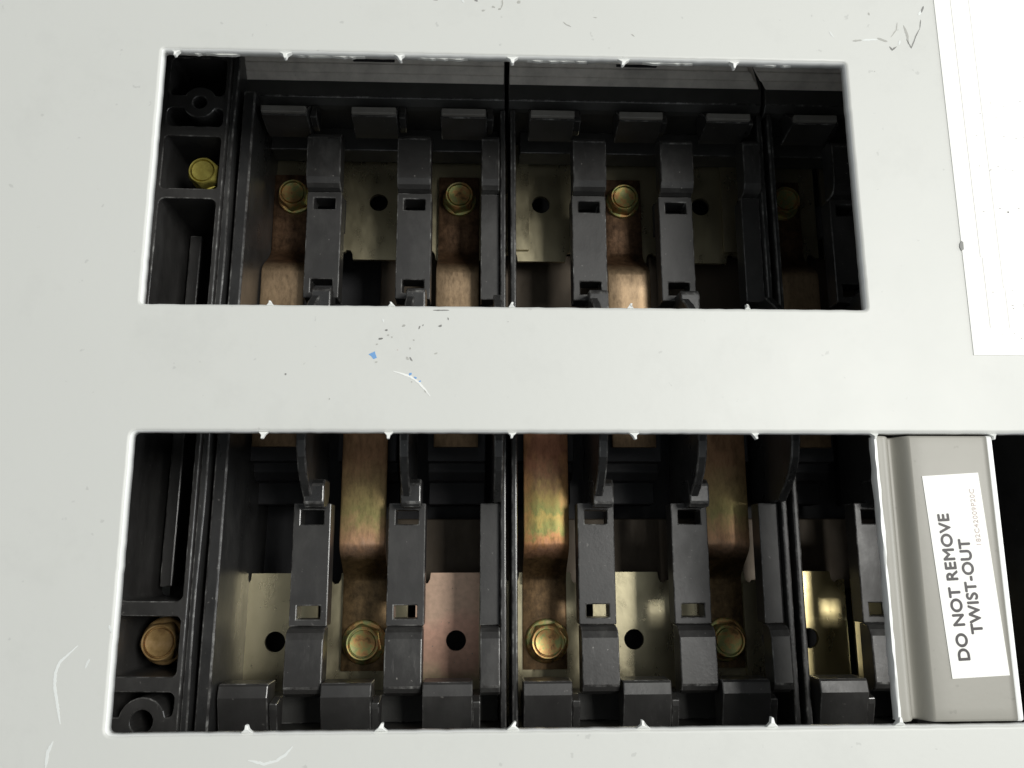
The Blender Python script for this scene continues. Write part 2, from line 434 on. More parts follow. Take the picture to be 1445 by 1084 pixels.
# ragged slivers of paint and steel left along the upper edge of the upper cut-out
for a_, b_ in ((-73, -61), (-49, -33), (-22.5, -9.5), (3, 17.5), (29, 42), (56, 66)):
    bm = bmesh.new(); pts = []
    n = int((b_ - a_) / 0.9)
    for i in range(n + 1):
        x = a_ + (b_ - a_) * i / n
        pts.append((x, 58.75 - (0.16 + random.uniform(-0.12, 0.16)) * min(1, i / 3, (n - i + 0.5) / 2)))
    pts = [(a_, 58.9)] + pts + [(b_, 58.9)]
    extrude_d(bm, pts, 1.5, 2.3)
    obj('edge_sliver', bm, M['cover'], cover)

# ---- marks on the paint: position read in cover coordinates
CAMP = Vector((-7.427, -52.41, 175.114))
def at(px, py, d=0.0):                      # photo pixel -> point of the plane D = d, for hand-placed wear marks
    v = right * ((px - 722.5) / 1210) + up * (-(py - 542) / 1210) - back
    t = (-d - CAMP.z) / v.z
    return (CAMP.x + t * v.x, CAMP.y + t * v.y)
def stroke(name, pts, wid, mat, h=0.04, label=None):
    P = [Vector(at(*p)) for p in pts]
    # densify with jitter
    Q = []
    for a, b in zip(P, P[1:]):
        k = max(2, int((b - a).length / 0.35))
        for i in range(k): Q.append(a.lerp(b, i / k))
    Q.append(P[-1])
    n = len(Q); L, Rr = [], []
    for i, q in enumerate(Q):
        t = (Q[min(n - 1, i + 1)] - Q[max(0, i - 1)]).normalized()
        nn = Vector((-t.y, t.x))
        taper = min(1, 0.25 + 1.2 * min(i, n - 1 - i) / max(1, n * 0.35))
        hw = wid * 0.5 * taper
        L.append(q + nn * hw * random.uniform(0.7, 1.3)); Rr.append(q - nn * hw * random.uniform(0.7, 1.3))
    bm = bmesh.new()
    up_ = [[bm.verts.new(w((p.x, p.y, -h))) for p in s] for s in (L, Rr)]
    dn = [[bm.verts.new(w((p.x, p.y, 0.02))) for p in s] for s in (L, Rr)]
    for i in range(n - 1):
        bm.faces.new([up_[0][i], up_[0][i + 1], up_[1][i + 1], up_[1][i]])
        for s in (0, 1): bm.faces.new([up_[s][i], up_[s][i + 1], dn[s][i + 1], dn[s][i]])
    for i in (0, n - 1): bm.faces.new([up_[0][i], up_[1][i], dn[1][i], dn[0][i]])
    obj(name, bm, M[mat], cover, label=label)
def blot(name, px, py, rx, ry, mat, ang=0, n=9, h=0.035):
    c = at(px, py); s = 0.145
    pts = []
    for i in range(n):
        a = 2 * math.pi * i / n; r = random.uniform(0.6, 1.15)
        x, y = rx * s * r * math.cos(a), ry * s * r * math.sin(a)
        pts.append((c[0] + x * math.cos(ang) - y * math.sin(ang), c[1] + x * math.sin(ang) + y * math.cos(ang)))
    bm = bmesh.new(); extrude_d(bm, pts, -h, 0.02)
    obj(name, bm, M[mat], cover)
stroke('scratch', [(555, 524), (566, 527), (580, 532), (592, 541), (600, 550), (607, 559)], 0.38, 'bare', label='curved pale scratch in the strip between the cut-outs')
stroke('scratch', [(110, 911), (98, 922), (84, 935), (78, 950), (77, 970), (81, 995), (85, 1022)], 0.5, 'scratch')
stroke('scratch', [(75, 1046), (68, 1060), (64, 1084)], 0.55, 'scratch')
stroke('scratch', [(126, 930), (120, 943)], 0.45, 'scratch')
stroke('scratch', [(154, 882), (158, 893)], 0.45, 'scratch')
stroke('scratch', [(350, 1073), (372, 1078), (390, 1074), (404, 1064), (413, 1053)], 0.5, 'scratch')
stroke('scratch', [(1170, 44), (1176, 53)], 0.3, 'scratch')
stroke('scratch', [(1216, 57), (1238, 56)], 0.5, 'scratch')
stroke('scratch', [(1268, 64), (1270, 57)], 0.45, 'scratch')
stroke('scratch', [(1296, 22), (1299, 16)], 0.5, 'scratch')
stroke('scratch', [(540, 450), (541, 455)], 0.35, 'scratch')
stroke('scratch', [(651, 0), (655, 4)], 0.5, 'scratch')
stroke('scuff_mark', [(1203, 58), (1216, 57)], 0.45, 'scufflight')
stroke('scuff_mark', [(1238, 54), (1252, 59)], 0.6, 'scufflight')
stroke('scuff_mark', [(1266, 32), (1265, 42), (1257, 53)], 0.22, 'scufflight')
stroke('scuff_mark', [(1255, 66), (1259, 71), (1265, 66)], 0.4, 'scuff')
stroke('scuff_mark', [(1275, 36), (1280, 50), (1282, 63)], 0.5, 'scufflight')
stroke('scuff_mark', [(1279, 56), (1286, 68), (1292, 52), (1298, 40)], 0.25, 'scuff')
stroke('scuff_mark', [(1298, 40), (1299, 28)], 0.2, 'scuff')
stroke('scuff_mark', [(1300, 18), (1303, 9)], 0.42, 'scuff')
blot('scuff_mark', 1226, 20, 2.0, 2.6, 'scufflight')
for p in ((611, 431 + 7), ): pass
stroke('scuff_mark', [(611, 438), (634, 438)], 0.28, 'scuff')
stroke('scuff_mark', [(632, 448), (633, 452)], 0.25, 'scuff')
for a in ((621, 460, 3.6, 2.0, 'scuff', .4), (592, 462, 1.2, 3.0, 'scuff', -.3), (597, 459, .8, 1.6, 'scuff', -.3), (545, 466, 2.4, 1.5, 'scuff', .2), (548, 473, 2.0, 1.5, 'scufflight', 0),
          (553, 476, 1.4, 1.6, 'scufflight', 0), (537, 478, 3.4, 1.7, 'scuff', .2), (532, 486, 1.8, 1.2, 'scufflight', .5), (531, 511, 2.8, 1.4, 'scufflight', .3), (579, 492, 1.6, 1.6, 'scufflight', 0),
          (580, 507, 1.6, 3.6, 'scuff', .6), (575, 506, 2, 3, 'scufflight', .6), (615, 499, 3.0, 1.5, 'scufflight', .4), (584, 480, 1.5, 1.2, 'scufflight', 0), (570, 460, 3, 2, 'scufflight', 0),
          (561, 494, 1, 1, 'faintred', 0), (403, 528, 1.4, 1.6, 'scuff', 0), (465, 563, 1, 1.6, 'scufflight', 0), (581, 539, 1.5, 1.2, 'scufflight', 0), (600, 552, 1.3, 2.6, 'scufflight', .6),
          (682, 15, 3.4, 1.6, 'scufflight', .3), (696, 10, 3.0, 1.8, 'scufflight', -.2), (705, 13, 3, 1.8, 'scufflight', .4), (732, 3, 3.4, 3, 'scufflight', 0), (672, 1, 3, 2, 'scuff', 0), (615, 0, 4, 1.6, 'scufflight', 0),
          (893, 50, 3.2, 1.0, 'scufflight', -.7), (840, 25, 3, 1.0, 'scufflight', -.2), (1234, 101, 1, 1, 'scufflight', 0), (717, 454, .8, .8, 'scufflight', 0)):
    blot('scuff_mark', a[0], a[1], a[2], a[3], a[4], a[5])
stroke('scuff_mark', [(709, 0), (709, 7), (706, 14)], 0.3, 'scufflight')
stroke('scuff_mark', [(795, 31), (799, 35), (806, 38)], 0.28, 'scufflight')
bm = bmesh.new(); extrude_d(bm, [at(520, 500), at(529, 496), (at(530, 500)), at(532, 505), at(527, 507), at(524, 503)], -0.035, 0.02)
obj('ink_mark', bm, M['blue'], cover)
for a in ((579, 528, 2, 2.6), (586, 533, 2.2, 2), (592, 539, 1.6, 3.2)): blot('ink_mark', a[0], a[1], a[2], a[3], 'blue', -.5)

# ---- directory label, upper right
lab = boxbm(99.3, 152, -10.1, 101, -0.16, 0.02)
dl = obj('directory_label', lab, M['paper'], cover, bevel=0.05, seg=1, label='large white paper label on the right of the cover')
for x_, a_, b_ in ((103.2, 12, 101), (107.6, 5, 101), (103.6, -4, 12), (107.9, -4, 5)):
    bm = boxbm(x_, x_ + (0.09 if x_ < 104 else 0.05), a_, b_, -0.19, -0.15)
    obj('ruled_line', bm, M['faint'], dl)
bm = bmesh.new()
for i in range(90):
    x = random.uniform(104.5, 130); y = random.choice((-6, 0.5, 4, 23, 33, 41, 46, 49)) + random.uniform(-0.7, 0.7)
    box(bm, x, x + random.uniform(0.1, 0.5), y, y + random.uniform(0.08, 0.3), -0.18, -0.16)
o = obj('faded_print', bm, M['faint'], dl)
bl = at(1356, 347)
bm = bmesh.new(); extrude_d(bm, [(bl[0] - .1, bl[1] - 1.2), (bl[0] + .45, bl[1] - .9), (bl[0] + .5, bl[1] + .8), (bl[0] + .1, bl[1] + 1.1), (bl[0] - .35, bl[1] + .3), (bl[0] - .4, bl[1] - .4)], -0.2, 0.02)
obj('dirt_spot', bm, M['scuff'], cover)

# ---- the twist-out filler still in place in the lower cut-out
bm = bmesh.new()
prof = []   # (x, d) front surface, left to right
x0, x1 = 76.4, 101.3
x0 = 75.9
prof += [(x0, 2.4), (x0, 0.5), (x0 + 0.12, 0.15), (x0 + 0.6, 0.1), (x0 + 0.85, 0.22)]
for i in range(10):
    t = i / 9
    prof.append((77.0 + 3.3 * t, 0.25 + 3.0 * t ** 2.6))
for i in range(12):
    t = i / 11; s = t * t * (3 - 2 * t)
    prof.append((80.75 + 2.9 * t, 3.3 - 3.18 * s))
prof += [(88, 0.12), (98.8, 0.12), (99.8, 0.1), (100.0, -0.05), (101.0, -0.05), (101.2, 0.15), (x1, 0.45), (x1, 1.7)]
n = len(prof); bk = [(p[0] + (1.0 if i < 3 else (-1.0 if i > n - 4 else 0)), p[1] + 1.3) for i, p in enumerate(prof)]
rows = [-84.45, -84.2, -83.9] + [-83.9 + (55.9) * i / 26 for i in range(1, 26)] + [-28.0, -27.75, -27.55]
F = []
for j, y in enumerate(rows):
    e_ = 0.35 if j in (0, len(rows) - 1) else (0.06 if j in (1, len(rows) - 2) else 0)
    row = []
    for i, (x, d) in enumerate(prof):
        xx = x + (random.gauss(0, 0.07) if i < 4 else 0)
        if j in (0, len(rows) - 1): xx = min(max(xx, x0 + 0.5), x1 - 0.5)
        row.append(bm.verts.new(w((xx, y, d + e_))))
    F.append(row)
for a, b in zip(F, F[1:]):
    for i in range(n - 1): bm.faces.new([a[i], a[i + 1], b[i + 1], b[i]])
# back skin
B = [[bm.verts.new(w((bk[i][0], y, bk[i][1]))) for i in range(n)] for y in (rows[0], rows[-1])]
for i in range(n - 1): bm.faces.new([B[0][i], B[0][i + 1], B[1][i + 1], B[1][i]])
for q, r_ in ((0, 0), (1, -1)):
    for i in range(n - 1): bm.faces.new([F[r_][i], F[r_][i + 1], B[q][i + 1], B[q][i]])
bm.faces.new([r[0] for r in F] + [B[1][0], B[0][0]]); bm.faces.new([r[-1] for r in F] + [B[1][-1], B[0][-1]])
bm.faces.ensure_lookup_table()
for f in bm.faces:
    xs_f = [v.co.x / MM for v in f.verts]
    if len(f.verts) == 4 and (max(xs_f) < x0 + 0.8 or min(xs_f) > 99.9): f.material_index = 1
tw = obj('twist_out', bm, M['twist'], cover, smooth=True, label='grey ribbed steel twist-out plate still filling the lower cut-out')
tw.data.materials.append(M['edge'])
md = tw.modifiers.new('es', 'EDGE_SPLIT'); md.split_angle = math.radians(50)

A = [at(1301, 672), at(1380, 667), at(1425, 953), at(1344, 958)]
bm = bmesh.new(); extrude_d(bm, [A[0], A[1], A[2], A[3]], -0.02, 0.11)
cl = obj('caution_label', bm, M['paper'], cover, label='white sticker on the twist-out plate')
def text(body, size, base, ang, mat, name, parent, extr=0.02, sx=1.0, bold=0):
    cu = bpy.data.curves.new('t', 'FONT')
    cu.body = body; cu.size = size * MM; cu.extrude = extr * MM; cu.space_character = 1.06; cu.offset = 0.0
    to = bpy.data.objects.new('t', cu); COL.objects.link(to)
    bpy.context.view_layer.update()
    me = bpy.data.meshes.new_from_object(to.evaluated_get(bpy.context.evaluated_depsgraph_get()))
    bpy.data.objects.remove(to)
    # text plane (x, y, z up) -> cover plane, rotated by ang about the cover normal
    c, s = math.cos(ang), math.sin(ang)
    for v in me.vertices:
        x, y, z = v.co.x * sx, v.co.y, v.co.z
        v.co = Vector((base[0] * MM + x * c - y * s, -0.05 * MM - z, base[1] * MM + x * s + y * c))
    if bold:
        bm = bmesh.new()
        for q_, (ox, oz) in enumerate(((0, 0), (bold, 0), (-bold, 0), (0, bold), (0, -bold))):
            m2 = me.copy()
            for v in m2.vertices: v.co += Vector((ox * MM, -0.004 * MM * q_, oz * MM))
            bm.from_mesh(m2); bpy.data.meshes.remove(m2)
        bm.to_mesh(me); bm.free()
    me.materials.clear(); me.materials.append(M[mat])
    o = bpy.data.objects.new(name, me); COL.objects.link(o); o.parent = parent
    return o
def text_between(body, p0, p1, hgt, mat, name, parent, bold=0):
    """baseline from photo point p0 to p1"""
    a, b = Vector(at(*p0)), Vector(at(*p1))
    cu = bpy.data.curves.new('t', 'FONT'); cu.body = body; cu.size = 1; cu.space_character = 1.06
    to = bpy.data.objects.new('t', cu); COL.objects.link(to); bpy.context.view_layer.update()
    wd = to.dimensions.x; bpy.data.objects.remove(to)
    d = b - a
    size = hgt / 0.70
    return text(body, size, a, math.atan2(d.y, d.x), mat, name, parent, sx=d.length / (wd * size), bold=bold)
# lettering reads upwards
text_between('DO NOT REMOVE', (1369, 933), (1338, 727), 2.3, 'ink', 'lettering', cl, 0.11)
text_between('TWIST-OUT', (1387, 894), (1367, 761), 2.3, 'ink', 'lettering', cl, 0.11)
text_between('182C42009P20C', (1385, 771), (1374, 692), 1.0, 'faintred', 'lettering', cl)

# ------------------------------------------------------------------ bolt builder (part of whatever it fastens)
def bolt(parent, cx, cy, dbase, mat, r=4.1, hgt=4.4, rot=0.2, washer=5.3, name='bolt'):
    bm = bmesh.new()
    # hex body with domed chamfer, recessed disc face
    n = 48
    def rad(a, rr):                      # hexagon limited by circle rr
        k = (a - rot) % (math.pi / 3) - math.pi / 6
        return min(rr, r * 0.97 / math.cos(k))
    lay = [(0, dbase - hgt + 0.45), (r * 0.4, dbase - hgt + 0.40), (r * 0.72, dbase - hgt + 0.15), (r * 0.75, dbase - hgt + 1.1), (r * 0.82, dbase - hgt + 1.1), (r * 0.84, dbase - hgt + 0.05), (r * 0.92, dbase - hgt), (r * 1.0, dbase - hgt + 0.45), (r * 1.25, dbase - hgt + 1.1), (r * 1.25, dbase - 1.1)]
    rings_ = []
    for rr, d in lay:
        if rr == 0: rings_.append([bm.verts.new(w((0, 0, d)))]); continue
        rings_.append([bm.verts.new(w((rad(2 * math.pi * i / n, rr) * math.cos(2 * math.pi * i / n), rad(2 * math.pi * i / n, rr) * math.sin(2 * math.pi * i / n), d))) for i in range(n)])
    for a, b in zip(rings_, rings_[1:]):
        for i in range(n):
            j = (i + 1) % n
            if len(a) == 1: bm.faces.new([a[0], b[i], b[j]])
            else: bm.faces.new([a[i], a[j], b[j], b[i]])
    bm.faces.new(rings_[-1])
    me = mesh_from(bm, name, M[mat], smooth=True)
    bo = obj(name, me, None, parent, loc=(cx, cy, 0))
    md = bo.modifiers.new('es', 'EDGE_SPLIT'); md.split_angle = math.radians(40)
    bm = bmesh.new()
    lathe_d(bm, 0, 0, [(0, dbase - 1.15), (washer * 0.9, dbase - 1.15), (washer * 0.97, dbase - 1.0), (washer, dbase - 0.7), (washer, dbase + 0.05), (0, dbase + 0.05)], 40)
    wo = obj('washer', mesh_from(bm, 'washer', M[mat], smooth=True), None, bo)
    md = wo.modifiers.new('es', 'EDGE_SPLIT'); md.split_angle = math.radians(40)
    return bo

# ------------------------------------------------------------------ left side frame
fr = thing('side_frame', 'black moulded ladder-shaped frame down the left side of both cut-outs', 'frame', (-84, YC, 47))
fr.rotation_euler = (0, math.radians(0.75), 0)
FX, FD = -84.0, 45.0
def fl(x, y, d): return (x - FX, y - YC, d - 47)
def fcells(xs, ys, d0, d1, empty): 
    bm = bmesh.new(); cells(bm, [x - FX for x in xs], [y - YC for y in ys], d0 - 47, d1 - 47, empty); return bm
def slab(bm, outer, holes, d0, d1):
    lay = []
    for d in (d0, d1):
        lps, es = [], []
        for pts in [outer] + holes:
            lp = [bm.verts.new(w((p[0], p[1], d))) for p in pts]
            for i in range(len(lp)): es.append(bm.edges.new((lp[i], lp[(i + 1) % len(lp)])))
            lps.append(lp)
        bmesh.ops.triangle_fill(bm, use_beauty=True, edges=es)
        lay.append(lps)
    for a, b in zip(*lay):
        for i in range(len(a)): bm.faces.new([a[i], a[(i + 1) % len(a)], b[(i + 1) % len(a)], b[i]])
def rr_(x0, x1, y0, y1, r=1.7):
    return corner_rect(x0 - FX, x1 - FX, y0 - YC, y1 - YC, r, 5, 0, 400)
def bossed(x0, x1, y0, y1, bx, by, br, side):
    """pocket whose long side nearest the boss is pushed in by a ring of radius br; side = -1 boss below, +1 above"""
    pts = rr_(x0, x1, y0, y1, 1.5)
    bx -= FX; by -= YC; out = []
    edge_y = (y0 if side < 0 else y1) - YC
    dy = edge_y - by
    hwid = math.sqrt(max(0.1, br * br - dy * dy))
    a0 = math.atan2(dy, -hwid); a1 = math.atan2(dy, hwid)
    arc = [(bx + br * math.cos(a0 + (a1 - a0) * i / 10), by + br * math.sin(a0 + (a1 - a0) * i / 10)) for i in range(11)]
    # corner_rect runs counter-clockwise starting at the lower left corner
    if side < 0: return pts[:6] + arc + pts[6:]
    k = 18
    return pts[:k] + arc[::-1] + pts[k:]
XA, XB = -93.8, -78.6
bm = bmesh.new()
U = (-85.2, 71.2, 1.9, 4.6); Lb = (-85.9, -90.6, 2.7, 5.6)
holes_ = [rr_(XA, XB, 45.7, 61.0, 1.0), rr_(XA, XB, -62.6, 42.8), rr_(XA, XB, -80.3, -66.2, 1.3),
          bossed(XA, XB, 73.2, 84.5, U[0], U[1], U[3], -1), bossed(XA, XB, 64.0, 69.4, U[0], U[1], U[3], 1),
          bossed(XA, XB, -89.6, -83.9, Lb[0], Lb[1], Lb[3], -1), bossed(XA, XB, -104, -94.0, Lb[0], Lb[1], Lb[3], 1)[:0]]
holes_ = [h for h in holes_ if h]
for q in (U, Lb):
    holes_.append([(q[0] - FX + q[2] * math.cos(2 * math.pi * i / 20), q[1] - YC + q[2] * math.sin(2 * math.pi * i / 20)) for i in range(20)])
slab(bm, [(-104 - FX, -112 - YC), (-77.3 - FX, -112 - YC), (-77.3 - FX, 100 - YC), (-104 - FX, 100 - YC)], holes_, -2, 27)
obj('ladder', bm, M['plastic'], fr, bevel=0.45, seg=3)
# outer raised lip along the module side, wavy like the moulding
def fbox(x0, x1, y0, y1, d0, d1): return boxbm(x0 - FX, x1 - FX, y0 - YC, y1 - YC, d0 - 47, d1 - 47)
obj('inner_rail', fbox(-92.6, -89.2, -60, 41, 68, 78), M['plastic'], fr, bevel=0.4)
obj('inner_web', fbox(-93.7, -78.7, -97, 79, 80, 82), M['box'], fr)
# lower outer ledge of the ladder, slightly wavy
bm = bmesh.new()
pts = [(-77.25, -112)] + [(-75.6 + 0.25 * math.sin(i * 0.9) , -112 + i * 212 / 24) for i in range(25)] + [(-77.25, 100)]
extrude_d(bm, [(p[0] - FX, p[1] - YC) for p in pts], -0.6, 27)
obj('outer_ledge', bm, M['gloss'], fr, bevel=0.4, seg=3)
bolt(fr, -83.2 - FX, 51.4 - YC, 50.3 - 47 , 'bolt_lemon', 3.9, 4.5, 0.4, 4.2)
bolt(fr, -86.4 - FX, -73.2 - YC, 59 - 47, 'bolt_copper', 4.7, 5.4, 0.1, 6.0)
for y_, d_ in ((53.3, 50.4), (-73.2, 59.1)): obj('bolt_seat', fbox(-90.0 + (3.0 if y_ > 0 else 0), -83.5 + (3.0 if y_ > 0 else 0), y_ - 5, y_ + 2, d_, 81), M['box'], fr)

# ------------------------------------------------------------------ moulded bases, three poles each
def rib_bm(xc, hw, m, v_in=28.6, v_out=60.4):
    bm = bmesh.new()
    ih = 3.1
    xs = [xc - hw, xc - ih + 0.1, xc + ih, xc + hw] if hw > 4 else [xc - hw, xc + hw]
    vs = [v_in, 30.4, 34.2, 55.2, 58.6, v_out]
    ys = [yy(m, v) for v in vs]
    if m < 0: ys = ys[::-1]
    empt = set()
    if hw > 4: empt = {(1, 1), (1, 3)}
    cells(bm, xs, ys, 58, 64.5, empt)
    return bm
def make_base(k, nb, label):
    xl = 76.2 * k + 1.2
    t = thing('moulded_base', label, 'insulator', (xl, YC, 96), group='black moulded bases side by side behind the cover')
    def part(name, bm, mat='plastic', **kw):
        o = obj(name, bm, M[mat], None, **kw)
        o.parent = t; o.matrix_parent_inverse = Matrix.Translation(-w((xl, YC, 96)))
        return o
    W_ = 25.4 * nb
    part('tray_floor', boxbm(xl + 0.2, xl + W_ - 0.2, YC - 108, YC + 108, 95, 97), 'box')
    bm = boxbm(xl + (0.7 if k < 0 else 0.9), xl + (4.0 if k < 0 else 2.5), YC - 86, YC + 86, 48 if k < 0 else 55.5, 94.9 if k < 0 else 76.2)
    if k < 0:
        for v_ in bm.verts: v_.co.x += 0.013 * (v_.co.z - YC * MM)
    part('end_wall', bm, 'gloss', bevel=0.5, seg=3)
    if nb == 3: part('end_wall', boxbm(xl + W_ - 2.0, xl + W_ - 0.5, YC - 86, YC + 86, 56, 76.2), 'gloss', bevel=0.4, seg=3)
    for m in (1, -1):
        for i in range(1, nb + 1):
            if i == nb and nb == 3:
                xc, hw = xl + W_ - 4.9, 2.7
            elif i == nb: continue
            else: xc, hw = xl - 1.5 + 25.4 * i, 4.95
            xc += random.uniform(-0.2, 0.2)
            o = part('rib', rib_bm(xc, hw, m), bevel=0.3, seg=2)
            if m > 0 and hw > 4: part('rib_hole_dark', boxbm(xc - 4.5, xc + 4.5, yy(1, 52), yy(1, 62), 67, 69), 'box')  # dark sheet added so the upper rib holes read black
            # taller rounded shoulder at the outer end of the rib
            bm = bmesh.new()
            pr = [(60.5, 58.2), (60.9, 56.2), (61.8, 55.0), (63.4, 54.2), (75.2, 53.7), (76.6, 54.6), (77.6, 56.8), (77.6, 61), (60.5, 61)]
            extrude_x(bm, [(yy(m, v), d) for v, d in pr], xc - hw + 0.1, xc + hw - 0.1)
            part('rib_shoulder', bm, 'scuffed', bevel=0.35, seg=3)
            # centre barrier shared by both halves
            if m == 1:
                bm = bmesh.new()
                pts = [(-28.5, 58)] + [(-28.4, 53)]
                half = [(27.0, 51.0), (24.5, 47.0), (21.5, 43.6), (18, 41.2), (14, 40.0)]
                prof_ = [(28.5, 75), (28.5, 53)] + half + [(-a, b) for a, b in half[::-1]] + [(-28.5, 53), (-28.5, 75)]
                fx = xc if hw > 4 else xc + 2.0
                extrude_x(bm, [(YC + v, d) for v, d in prof_], fx - 1.2, fx + 1.2)
                part('barrier_fin', bm, 'gloss', bevel=0.45, seg=3)
            if hw > 4:
                bm = bmesh.new()
                xo = xc + 1.4
                prf = [(22.5, 60), (22.5, 53.2), (24, 51.3), (28.9, 51.3), (30.0, 52.4), (30.0, 57.9), (26, 60)]
                extrude_x(bm, [(yy(m, v), d) for v, d in prf], xo - 2.7, xo + 2.7)
                part('barrier_foot', bm, 'gloss', bevel=0.5, seg=3)
        for i in range(nb):
            bc = xl + 11.2 + 25.4 * i
            # hook over the bay
            hx = bc + 1.6 * m
            bm = bmesh.new()
            ho = 1.2 if m > 0 else -1.4
            prf = [(77.0 + ho, 60), (86.2, 60), (86.2, 56), (84.0 + ho, 54.5), (80.9 + ho, 50.2), (78.6 + ho, 49.6), (77.2 + ho, 58.0)]
            if m < 0: prf = [(73.7, 60), (73.7, 52.6), (74.3, 52.0), (77.0, 51.4), (86.2, 54.4), (86.2, 60)]
            extrude_x(bm, [(yy(m, v), d) for v, d in prf], hx - (6.5 if m > 0 else 6.0) + random.uniform(-.15, .15), hx + 6.5 + random.uniform(-.15, .15))
            part('hook', bm, 'plastic', bevel=0.3, seg=2)
            if m > 0: part('hook_lit_strip', boxbm(hx - 6.3, hx + 6.3, yy(1, 79.0 + ho), yy(1, 81.0 + ho), 48.6, 50.4), 'lip', bevel=0.3)  # added paler strip so the upper hook tips read as lit
            bm = bmesh.new()
            extrude_x(bm, [(yy(m, v), d) for v, d in [(79 + ho, 60), (86.2, 60), (86.2, 55.5), (81.5 + ho, 53.2), (80 + ho, 53.0), (79 + ho, 57)]], hx + 6.6, hx + 8.6)
            part('hook_step', bm, 'plastic', bevel=0.3)
            # stepped block in the middle of the bay
            if m == 1:
                bm = bmesh.new()
                prf = [(-27.5, 92), (-27.5, 82), (-21, 82), (-21, 77), (-18.5, 74.5), (-16, 74.5), (-16, 70), (16, 70), (16, 74.5), (18.5, 74.5), (21, 77), (21, 82), (27.5, 82), (27.5, 92)]
                extrude_x(bm, [(YC + v, d) for v, d in prf], bc - 8.4, bc + 8.4)
                part('centre_block', bm, 'box', bevel=0.4)  # shade at the bay centre put into its near-black colour
        # shelf and inclined band at the outer end
        bm = bmesh.new()
        prf = [(86.3, 94), (112, 94), (112, 54.1), (93.2, 54.1), (88.5, 54.6), (86.8, 56.5), (86.3, 58)]
        extrude_x(bm, [(yy(m, v), d) for v, d in prf], xl + 0.4, xl + W_ - 0.7)
        box(bm, xl + 4.4, xl + W_ - 2.3, *sorted((yy(m, 79.0), yy(m, 86.2))), 69, 77)
        part('shelf', bm, 'shelf', bevel=0.3)
        bm = bmesh.new()
        prf = [(93.0, 54.0), (94.6, 52.2), (95.0, 52.3), (96.4, 50.4), (97.0, 50.6), (101, 45.5), (112, 45.5), (112, 54.0)]
        sk = -5 if (k == 1 and m == 1) else 0
        xa, xb = xl + 0.6, xl + W_ - 1.0
        a = [bm.verts.new(w((xa - (8 * (v - 93) / 8 if k == 1 else 0) , yy(m, v), d))) for v, d in prf] if k == 99 else None
        extrude_x(bm, [(yy(m, v), d) for v, d in prf], xa, xb)
        if m == 1:     # the joint between second and third base runs at a slant across the band
            for v_ in bm.verts:
                vx, vy = v_.co.x / MM, v_.co.z / MM - YC
                q = max(0, min(1, (vy - 93) / 8)) * 8.0
                if (k == 0 and vx > xl + 40) or (k == 1 and vx < xl + 20): v_.co.x -= q * MM
                if k == 0 and vx > xl + 40: v_.co.x -= 0.3 * MM
        part('pale_band', bm, 'band', bevel=0.25)
        if m == 1 and nb == 3:
            bc = xl + 11.2 + 25.4
            part('latch_slot', boxbm(bc + 0.5 - 5.5, bc + 0.5 + 6.5, YC + 97.2, YC + 104, 44.5, 52), 'box', bevel=0.2)
    return t
b0 = make_base(-1, 3, 'leftmost black moulded base, three bays wide, next to the ladder-shaped frame')
b1 = make_base(0, 3, 'middle black moulded base, three bays wide, between two vertical joints')
b2 = make_base(1, 2, 'rightmost black moulded base, in deep shade beside the twist-out plate')
bb = thing('added_dark_block', 'added black block that keeps dark the narrow opening right of the twist-out plate', 'block', (140, YC, 60))
obj('block_body', boxbm(-8, 18, -90, 90, -28, 34), M['plastic'], bb, bevel=1.0)  # made-up block, put in so the opening reads plain dark

# bus bars that cross behind the bays
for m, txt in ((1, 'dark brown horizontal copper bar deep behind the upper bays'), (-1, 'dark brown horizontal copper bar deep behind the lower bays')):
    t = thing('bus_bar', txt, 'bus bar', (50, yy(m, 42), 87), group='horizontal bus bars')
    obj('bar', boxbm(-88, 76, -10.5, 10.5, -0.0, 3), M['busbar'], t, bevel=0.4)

# ------------------------------------------------------------------ contact plates: one per bay and half
def plate_bm(m, ridge):
    """notched plate with a bolt hole, outline in (x, v), hole at v=66"""
    bm = bmesh.new()
    hw = 11.6
    vin, vout = 47.2, 92
    outl = [(-7.4, vin), (7.4, vin), (7.6, vin + 1.8)]
    outl += [(8.2, vin + 2.9), (9.4, vin + 3.1), (10.0, vin + 2.4), (hw, vin + 2.2)]
    outl += [(hw, vout), (-hw, vout), (-hw, vin + 2.2), (-10.0, vin + 2.4), (-9.4, vin + 3.1), (-8.2, vin + 2.9), (-7.6, vin + 1.8)]
    hole = [(2.85 * math.cos(2 * math.pi * i / 24), 66 + 2.85 * math.sin(2 * math.pi * i / 24)) for i in range(24)]
    lay = []
    for d in (0, 1.4):
        lo = [bm.verts.new(w((x, m * v, d))) for x, v in outl]
        lh = [bm.verts.new(w((x, m * v, d))) for x, v in hole]
        es = []
        for lp in (lo, lh):
            for i in range(len(lp)): es.append(bm.edges.new((lp[i], lp[(i + 1) % len(lp)])))
        bmesh.ops.triangle_fill(bm, use_beauty=True, edges=es)
        lay.append((lo, lh))
    for q in (0, 1):
        a, b = lay[0][q], lay[1][q]
        for i in range(len(a)): bm.faces.new([a[i], a[(i + 1) % len(a)], b[(i + 1) % len(a)], b[i]])
    return bm
pm = {(m, mt): mesh_from(plate_bm(m, 0), 'contact_plate', M[mt]) for m in (1, -1) for mt in ('plate', 'plate_pink', 'plate_glint')}
bayname = ['first', 'second', 'third', 'fourth', 'fifth', 'sixth', 'seventh', 'eighth']
